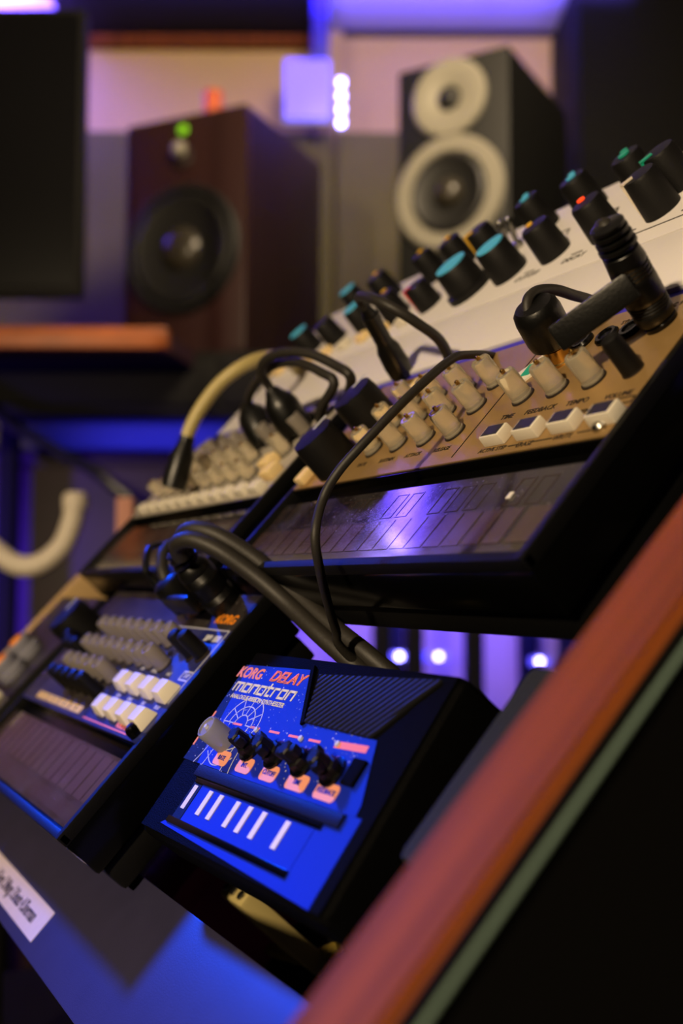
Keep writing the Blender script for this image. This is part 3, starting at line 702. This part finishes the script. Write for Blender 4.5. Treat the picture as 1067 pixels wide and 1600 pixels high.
# lettering
text('KORG', .0058, 'orange', mo, G(-112, 61.8, .25), bold=.035, sx=1.1, shear=.12)
text('DELAY', .0058, 'salmon', mo, G(-85.5, 62.0, .3), outline=.00022, sx=1.25, shear=.25)
def letters(s, x, y, w, h, gap, wd):
    m = MB(oo)
    L = {'m': [[(0, 0), (0, 1), (1.4, 1), (1.4, 0)], [(.7, 1), (.7, 0)]], 'o': [[(0, 0), (0, 1), (1, 1), (1, 0), (0, 0)]], 'n': [[(0, 0), (0, 1), (1, 1), (1, 0)]],
         't': [[(.15, 1.45), (.15, 0), (.75, 0)], [(-.15, 1), (.75, 1)]], 'r': [[(0, 0), (0, 1), (.75, 1)]]}
    for ch in s:
        for st in L[ch]: m.ribbon([(x+px_*w+.12*py*h, y+py*h) for px_, py in st], wd, .0002, .00035)
        x += (1.4*w if ch == 'm' else .75*w if ch in 'tr' else w) + gap
    return m
letters('monotron', -.1168, .0547, .0039, .0030, .0016, .00085).build('lettering', 'paleyellow', mo)
text('ANALOGUE RIBBON SYNTHESIZER', .0024, 'paleyellow', mo, G(-96, 52.4, .25), bold=.015, sx=1.02)
# wire tunnel drawing
m = MB(oo); cx, cy = -.0965, .0430
for r_ in (.0035, .0068, .0103):
    m.ribbon([(cx+r_*1.15*math.cos(a), cy+r_*math.sin(a)) for a in [math.pi*(k/16)*1.0 for k in range(17)]], .00042, .0002, .0003)
for a in range(0, 181, 30):
    a = math.radians(a); m.ribbon([(cx+.004*math.cos(a), cy+.0035*math.sin(a)), (cx+.0118*math.cos(a), cy+.0103*math.sin(a))], .00035, .0002, .0003)
for u, sp_ in ((-1, 1.9), (-.6, 1.4), (.6, 1.2), (1, 1.5)):
    m.ribbon([(cx+u*.0115*(1-(k/8)*.45+.35*(k/8)**2*sp_), cy-.0165*k/8) for k in range(9)], .00038, .0002, .0003)
for q in (.35, .7, 1.0):
    m.ribbon([(cx-.0115*(1-q*.30)+.023*(1-q*.3)*k/10, cy-.0165*q+.004*math.sin(math.pi*k/10)*(-1)) for k in range(11)], .00035, .0002, .0003)
m.build('tunnel_drawing', 'pale', mo)
m = MB(oo); rs = random.Random(3)
for _ in range(330):
    x = -.1185+rs.random()*.100; y = .028+rs.random()*.038
    if not clip([(-.119, .0265), (-.0125, .0265), (-.0215, .0480), (-.0600, .0484), (-.0735, .0665), (-.1188, .0650)], (1, 0), x-1e-5, x+1e-5): continue
    if y > .048 and x > -.0735 + (.0665-y)*.74: continue
    if y < .048 and x > -.0215: continue
    q = .00009 + .00018*rs.random()**3
    m.prism([(x-q, y-q), (x+q, y-q), (x+q, y+q), (x-q, y+q)], .0002, .00026)
m.build('star_print', 'pale', mo, kind='stuff')
for i, x in enumerate((-101, -88.5, -75.5, -63, -51)):
    MB(oo).ribbon([(x/1000, .0428+.0002*i), ((x+6)/1000, .0429+.0002*i)], .0008, .0002, .0003).build('dash_line', 'salmon', mo)
MB(oo).ribbon([(-.036, .0442), (-.0215, .0448)], .0022, .0002, .0003).build('dash_line', 'salmon', mo)
for x, y in ((-118.2, 44), (-118.4, 33.5)): MB(oo).ribbon([(x/1000, y/1000-.0012), (x/1000, y/1000+.0012)], .0011, .0002, .0003).build('orange_tick', 'orange', mo)
MB(oo).ribbon([(-.1145, .0385), (-.1145, .0400), (-.1135, .0400), (-.1135, .0385), (-.1125, .0385)], .0004, .0002, .0003).build('wave_symbol', 'paleyellow', mo)
# labels under the knobs
for s, x in (('RATE', -93.3), ('INT.', -76.8), ('CUTOFF', -60.6), ('TIME', -43.6), ('FEEDBACK', -27.4)):
    w_ = .0048 + (.0008 if x > -50 else 0)
    t_ = bmesh.new(); P = []
    for sx_, sy_, a0 in ((1, 1, 0), (-1, 1, 90), (-1, -1, 180), (1, -1, 270)):
        for k in range(5):
            a = math.radians(a0+22.5*k); P.append((x/1000+sx_*(w_-.0016)+.0016*math.cos(a), .0305+sy_*(.0026-.0016)+.0016*math.sin(a)))
    t_.free()
    b = MB(oo).prism(P, .0002, .0004).build('label_badge', 'badge', mo)
    text(s, .0022, 'bluepanel', b, G(x, 30.5, .48), bold=.02, sx=.9)
# knobs: a clear one and four black thumb shafts, with pale dots between
k = MB().lathe([(.0043, 0), (.0043, .0085), (.0038, .0092), (.0034, .0092), (.0031, .0086)], 24, ribs=1, depth=.03).mesh('knob')
k = put('knob', k, 'greyclear', mo, G(-97.5, 36.0, .2), label='clear grey knob'); MB().lathe([(.0009, .0086), (.0007, .0095)], 10).build('shaft_pin', 'pale', k)
MB().lathe([(.0036, 0), (.0036, .002), (.002, .0022)], 14).build('shaft_nut', 'gloss', k)
for x in (-79, -62.7, -46, -29.5):
    kb = MB(); kb.lathe([(.0036, 0), (.0036, .0035), (.0028, .0038), (.0026, .0082), (.0020, .0086)], 16, ribs=1, depth=.14)
    k = put('knob', kb.mesh('knob'), 'black', mo, G(x, 36.2, .2))
    MB().box(-.0044, .0044, -.0014, .0014, .0048, .0080, .0006).build('thumb_bar', 'black', k).rotation_euler = (0, 0, random.uniform(-.9, .9))
    MB().lathe([(.0048, 0), (.0048, .0010), (.0036, .0012)], 20).build('knob_skirt', 'gloss', k)
for x, y in ((-88.5, 38.4), (-71.5, 38.0), (-55, 38.4), (-38, 39.4), (-83.5, 42.5), (-55.5, 43.3), (-35.5, 44.4)):
    MB(oo).lathe([(.0010, .0002), (.0009, .0009), (.0003, .0011)], 12, (x/1000, y/1000, 0)).build('tick_dot', 'pale', mo)
m = MB(oo); m.box(-.0225, -.0165, .0335, .0415, .0002, .0016, .0004); m.build('switch_plate', 'textured', mo)
for x, y in ((-.110, .062), (-.110, .008), (-.012, .062), (-.012, .008)):
    MB(oo).lathe([(.004, -.0255), (.0045, -.022), (.0040, -.0215)], 14, (x, y, 0)).build('rubber_foot', 'rubber', mo)

# ------------------------------------------------------------------ cables and plugs
def rkthing(name, label, cat, p): return thing(name, label, cat, RK(*p), ROT)
def cable(name, label, pts, r, m='cordblack', base=None):
    """pts in rack millimetres"""
    p0 = [v/1000 for v in (base or pts[0])]
    t = rkthing(name, label, 'cable', p0)
    q = [Vector([v/1000 for v in p]) - Vector(p0) for p in pts]
    MB().tube(q, r, 12, 7).build('cord', m, t)
    return t, Vector(p0)
def plug(t, p0, base, tip, prof, m='rubber', name='plug', n=28):
    """a turned plug from base to tip (rack mm)"""
    b = Vector([v/1000 for v in base]) - p0; d = Vector([v/1000 for v in tip]) - Vector([v/1000 for v in base])
    return MB().lathe([(r/1000, h/1000) for r, h in prof], n, b, d).build(name, m, t)
ribs = lambda a, b, n, r: [(r*(1-.05*(i % 2)), a+(b-a)*i/(n-1)) for i in range(n)]
# power plug at the back right of the gold synthesizer
base, tip = (-229.5, 210.3, -113.5), (-223.7, 210.3, -81)
t = rkthing('power_cable', 'black straight power plug with ribbed strain relief in the gold synthesizer', 'cable', [v/1000 for v in base])
p0 = Vector([v/1000 for v in base])
prof = [(4.8, 0), (5.6, .8), (5.9, 2)] + ribs(4, 8, 9, 5.9) + [(5.9, 9), (5.9, 14)] + ribs(15, 20, 9, 5.8) + [(5.7, 21), (5.2, 24), (4.6, 24.6)]
plug(t, p0, base, tip, prof)
ax = (Vector(tip)-Vector(base)).normalized()
for i, h in enumerate((25.2, 27.5, 29.7, 31.6)):
    q = Vector(base) + ax*h; r_ = 5.7-.22*i
    MB().lathe([(r_*.72/1000, 0), (r_/1000, .0004), (r_/1000, .0014), (r_*.72/1000, .0019)], 20, (q/1000)-p0, ax).build('relief_ring', 'rubber', t)
q0 = Vector(base)+ax*30; vd = Vector((-.87, .40, -.30))
MB().tube([p_/1000-p0 for p_ in (q0, q0+ax*3+vd*2, q0+ax*2+vd*7, q0-ax*6+vd*10.5, q0-ax*22+vd*13, q0-ax*30+vd*22+Vector((0, 6, -8)), q0-ax*70+vd*30+Vector((0, 6, -8)))], .0026, 12).build('cord', 'cordblack', t)
# right-angle plug with its strap
base = (-268.3, 205, -115); p0 = Vector([v/1000 for v in base])
t = rkthing('audio_cable', 'black right-angle plug with gold collar in the gold synthesizer', 'cable', list(p0))
tip = (-263.2, 205, -93)
ax = (Vector(tip)-Vector(base)).normalized()
plug(t, p0, base, tip, [(5.2, 0), (5.2, 1.4), (4.7, 1.7), (4.7, 4.6), (4.7, 6.0), (4.0, 6.2), (4.0, 8)], 'brass', 'gold_collar')
plug(t, p0, base, tip, [(6.2, 7.2), (7.2, 7.8), (7.6, 10), (7.7, 18), (7.3, 20.5), (6.0, 22), (2, 22.4)], 'rubber', 'plug_body')
def cp(x, y, d):                       # a point at depth d from the lens
    return CAM + d*(fw + (x-533.5)/F_PX*rt - (y-800)/F_PX*up)
def lc(pts, p0): return [inv @ (cp(*p) - CAM) - p0 for p in pts]
inv = BASIS.transposed()
MB().tube(lc([(832, 500, .336), (824, 486, .336), (826, 466, .337), (842, 454, .340), (868, 453, .345), (895, 461, .352), (925, 470, .36), (965, 490, .37), (975, 560, .39), (960, 650, .42)], p0), .0018, 12).build('cord', 'cordblack', t)
a_, b_ = lc([(872, 528, .313), (990, 443, .302)], p0)
zx = (b_-a_).normalized(); vw = (Vector(inv @ fw)*-1); zz = (vw - zx*vw.dot(zx)).normalized(); yy = zz.cross(zx); L_ = (b_-a_).length
mb = MB(); mb.box(-.001, L_, -.0042, .0042, -.0016, .0016, .0011)
so_ = mb.build('strap', 'rubber', t); so_.matrix_local = Matrix.Translation(a_) @ Matrix((zx, yy, zz)).transposed().to_4x4()
# long thin cable hanging over the gold synthesizer
t, p0 = cable('patch_cable', 'long thin black cable draped over the gold synthesizer front',
      [(-343.5, 242.0, -140.0), (-325, 226.1, -119.0), (-311.1, 206.7, -104.0), (-304.0, 194.4, -98.0), (-295.8, 169.8, -93.0), (-296.1, 148.5, -92.0), (-300.1, 135.5, -93.0), (-303.2, 126.4, -96.0), (-299.8, 115, -100.5), (-303.1, 109.6, -109.8), (-314.8, 107.6, -124.1), (-323.7, 106.0, -136.3), (-326.9, 104.0, -145.6), (-330, 108, -185)], .00155)
# plug standing at the back of the gold synthesizer, its cord arching to the right
base = (-393, 229.5, -115); p0 = Vector([v/1000 for v in base])
t = rkthing('patch_cable', 'slim black jack plug standing behind the gold synthesizer, cord arching right', 'cable', list(p0))
tip = (-381, 229.5, -80)
plug(t, p0, base, tip, [(3.0, -3), (3.0, 0), (5.2, .5), (5.6, 6), (5.2, 14), (4.0, 17), (3.4, 20), (3.2, 27), (3.0, 33), (2.2, 36)])
plug(t, p0, base, tip, ribs(18, 32, 11, 3.8), name='strain_relief')
MB().tube([Vector(p)/1000-p0 for p in ((-382.6, 229.5, -85), (-378.5, 228.5, -76), (-366, 224, -75), (-352, 220, -80), (-347, 222, -92), (-352, 228, -108), (-366, 228, -130))], .0021, 12).build('cord', 'cordblack', t)
# two cables rising from the selector side of the silver synthesizer
def lr(*p): return Vector(p)/1000 - p0
for (bx, by), tp, lab in (((-457, 203.5), [(418, 600, .508), (408, 582, .502), (412, 566, .497), (428, 555, .49), (452, 550, .482), (487, 554, .472), (524, 571, .462), (548, 590, .455)], 'outer black cable arching from the silver synthesizer to the right'),
                     ((-492, 203), [(386, 634, .55), (392, 612, .54), (408, 588, .52), (424, 573, .505), (446, 566, .492), (470, 567, .482), (502, 582, .470), (522, 600, .464)], 'inner black cable arching from the silver synthesizer to the right')):
    base = (bx, by, -115); p0 = Vector([v/1000 for v in base]); t = rkthing('patch_cable', lab, 'cable', list(p0))
    end = [(-414.5, 212, -112), (-416, 212, -128), (-416, 211, -175)] if 'outer' in lab else [(-421, 200, -108), (-422, 199, -128), (-422, 198, -175)]
    tipv = lc([tp[0]], p0)[0]
    MB().lathe([(r_/1000, h/1000) for r_, h in [(3.2, -3), (3.2, 0), (7.4, .5), (8.4, 4), (8.4, 15), (7.0, 19), (4.6, 22), (3.0, 25)]], 28, (0, 0, 0), tipv).build('plug', 'rubber', t)
    MB().tube([tipv.normalized()*.022] + lc(tp, p0) + [lr(*e) for e in end], .0022, 12).build('cord', 'cordblack', t)
# beige cable
base = (-500, 207, -115); p0 = Vector([v/1000 for v in base])
t = rkthing('patch_cable', 'beige cable arching out of the far end of the silver synthesizer', 'cable', list(p0))
pts_world = [px(288, 700, .56), px(296, 672, .56), px(315, 636, .56), px(345, 598, .56), px(383, 570, .56), px(420, 558, .57), px(455, 566, .60), px(480, 600, .64)]
inv = BASIS.transposed()
loc = [inv @ (q - CAM) - p0 for q in pts_world]
MB().tube(loc, .0036, 12).build('cord', 'beigecord', t)
MB().lathe([(.0062, 0), (.0066, .006), (.0062, .018), (.0042, .024), (.0040, .028)], 20, loc[0] + (loc[0]-loc[1]).normalized()*.022, loc[1]-loc[0]).build('plug', 'rubber', t)
# thick double cable from the drum machine
base = (-408.7, 108, -128.5); p0 = Vector([v/1000 for v in base])
t = rkthing('power_cable', 'black ribbed straight plug with thick twin cord in the drum machine', 'cable', list(p0))
tip = (-405.5, 108, -97)
plug(t, p0, base, tip, [(4.8, 0), (6.8, .8), (7.2, 2)] + ribs(6, 9, 7, 7.2) + [(7.2, 12), (7.2, 15)] + ribs(16, 20, 9, 7.1) + [(6.8, 22), (5.8, 24), (5.2, 24.6)])
ax = (Vector(tip)-Vector(base)).normalized()
for i, h in enumerate((25.2, 27.8, 30.4)):
    q = Vector(base) + ax*h; r_ = 5.9-.5*i
    MB().lathe([(r_*.72/1000, 0), (r_/1000, .0004), (r_/1000, .0016), (r_*.72/1000, .0021)], 20, (q/1000)-p0, ax).build('relief_ring', 'rubber', t)
for D_ in ([(292, 868, .424), (283, 846, .422), (290, 832, .418), (308, 827, .414), (345, 839, .410), (400, 874, .407), (450, 917, .402), (520, 979, .385), (583, 1030, .372), (640, 1085, .37), (690, 1180, .385)],
           [(285, 872, .420), (277, 856, .417), (282, 846, .413), (304, 844, .409), (345, 862, .405), (400, 901, .402), (450, 944, .396), (505, 996, .382), (560, 1045, .372), (620, 1105, .372), (670, 1200, .385)]):
    MB().tube(lc(D_, p0), .0034, 12).build('cord', 'cordblack', t)
# right-angle plug on the drum machine
base = (-435.5, 104, -128.5); p0 = Vector([v/1000 for v in base])
t = rkthing('audio_cable', 'black right-angle plug with gold collar in the drum machine', 'cable', list(p0))
tip = (-437, 104, -105)
plug(t, p0, base, tip, [(4.6, 0), (4.6, 1.2), (4.0, 1.5), (4.0, 4.4), (3.4, 4.6)], 'brass', 'gold_collar')
plug(t, p0, base, tip, [(5.6, 4.2), (7.0, 5), (7.4, 9), (7.4, 16), (6.8, 18.5), (5, 19.8), (2, 20)], 'rubber', 'plug_body')
MB().tube([Vector(p)/1000-p0 for p in ((-437, 104, -111), (-441, 108, -106), (-447, 116, -103), (-452, 124, -108), (-455, 125, -130), (-457, 121, -160))], .0026, 12).build('cord', 'cordblack', t)
mb = MB(); mb.box(-.002, .026, -.0016, .0016, -.0042, .0042, .0012); so_ = mb.build('strap', 'rubber', t); so_.location = Vector((-433, 98, -117))/1000-p0
# thin blue lit plug further left
for i, (x, y) in enumerate(((-458, 106), )):
    base = (x, y, -128.5); p0 = Vector([v/1000 for v in base])
    t = rkthing('audio_cable', 'slim black jack plug at the far back of the drum machine', 'cable', list(p0))
    plug(t, p0, base, (x-1, y, -100), [(2, -2), (2, 0), (3.6, .3), (3.8, 9), (3.0, 14), (2.0, 17), (1.6, 20)])
    MB().tube([Vector(p)/1000-p0 for p in ((x-.7, y, -110), (x-1, y+1, -105), (x-8, y+12, -102), (x-14, y+20, -116), (x-16, y+19, -160))], .0016, 10).build('cord', 'rubber', t)
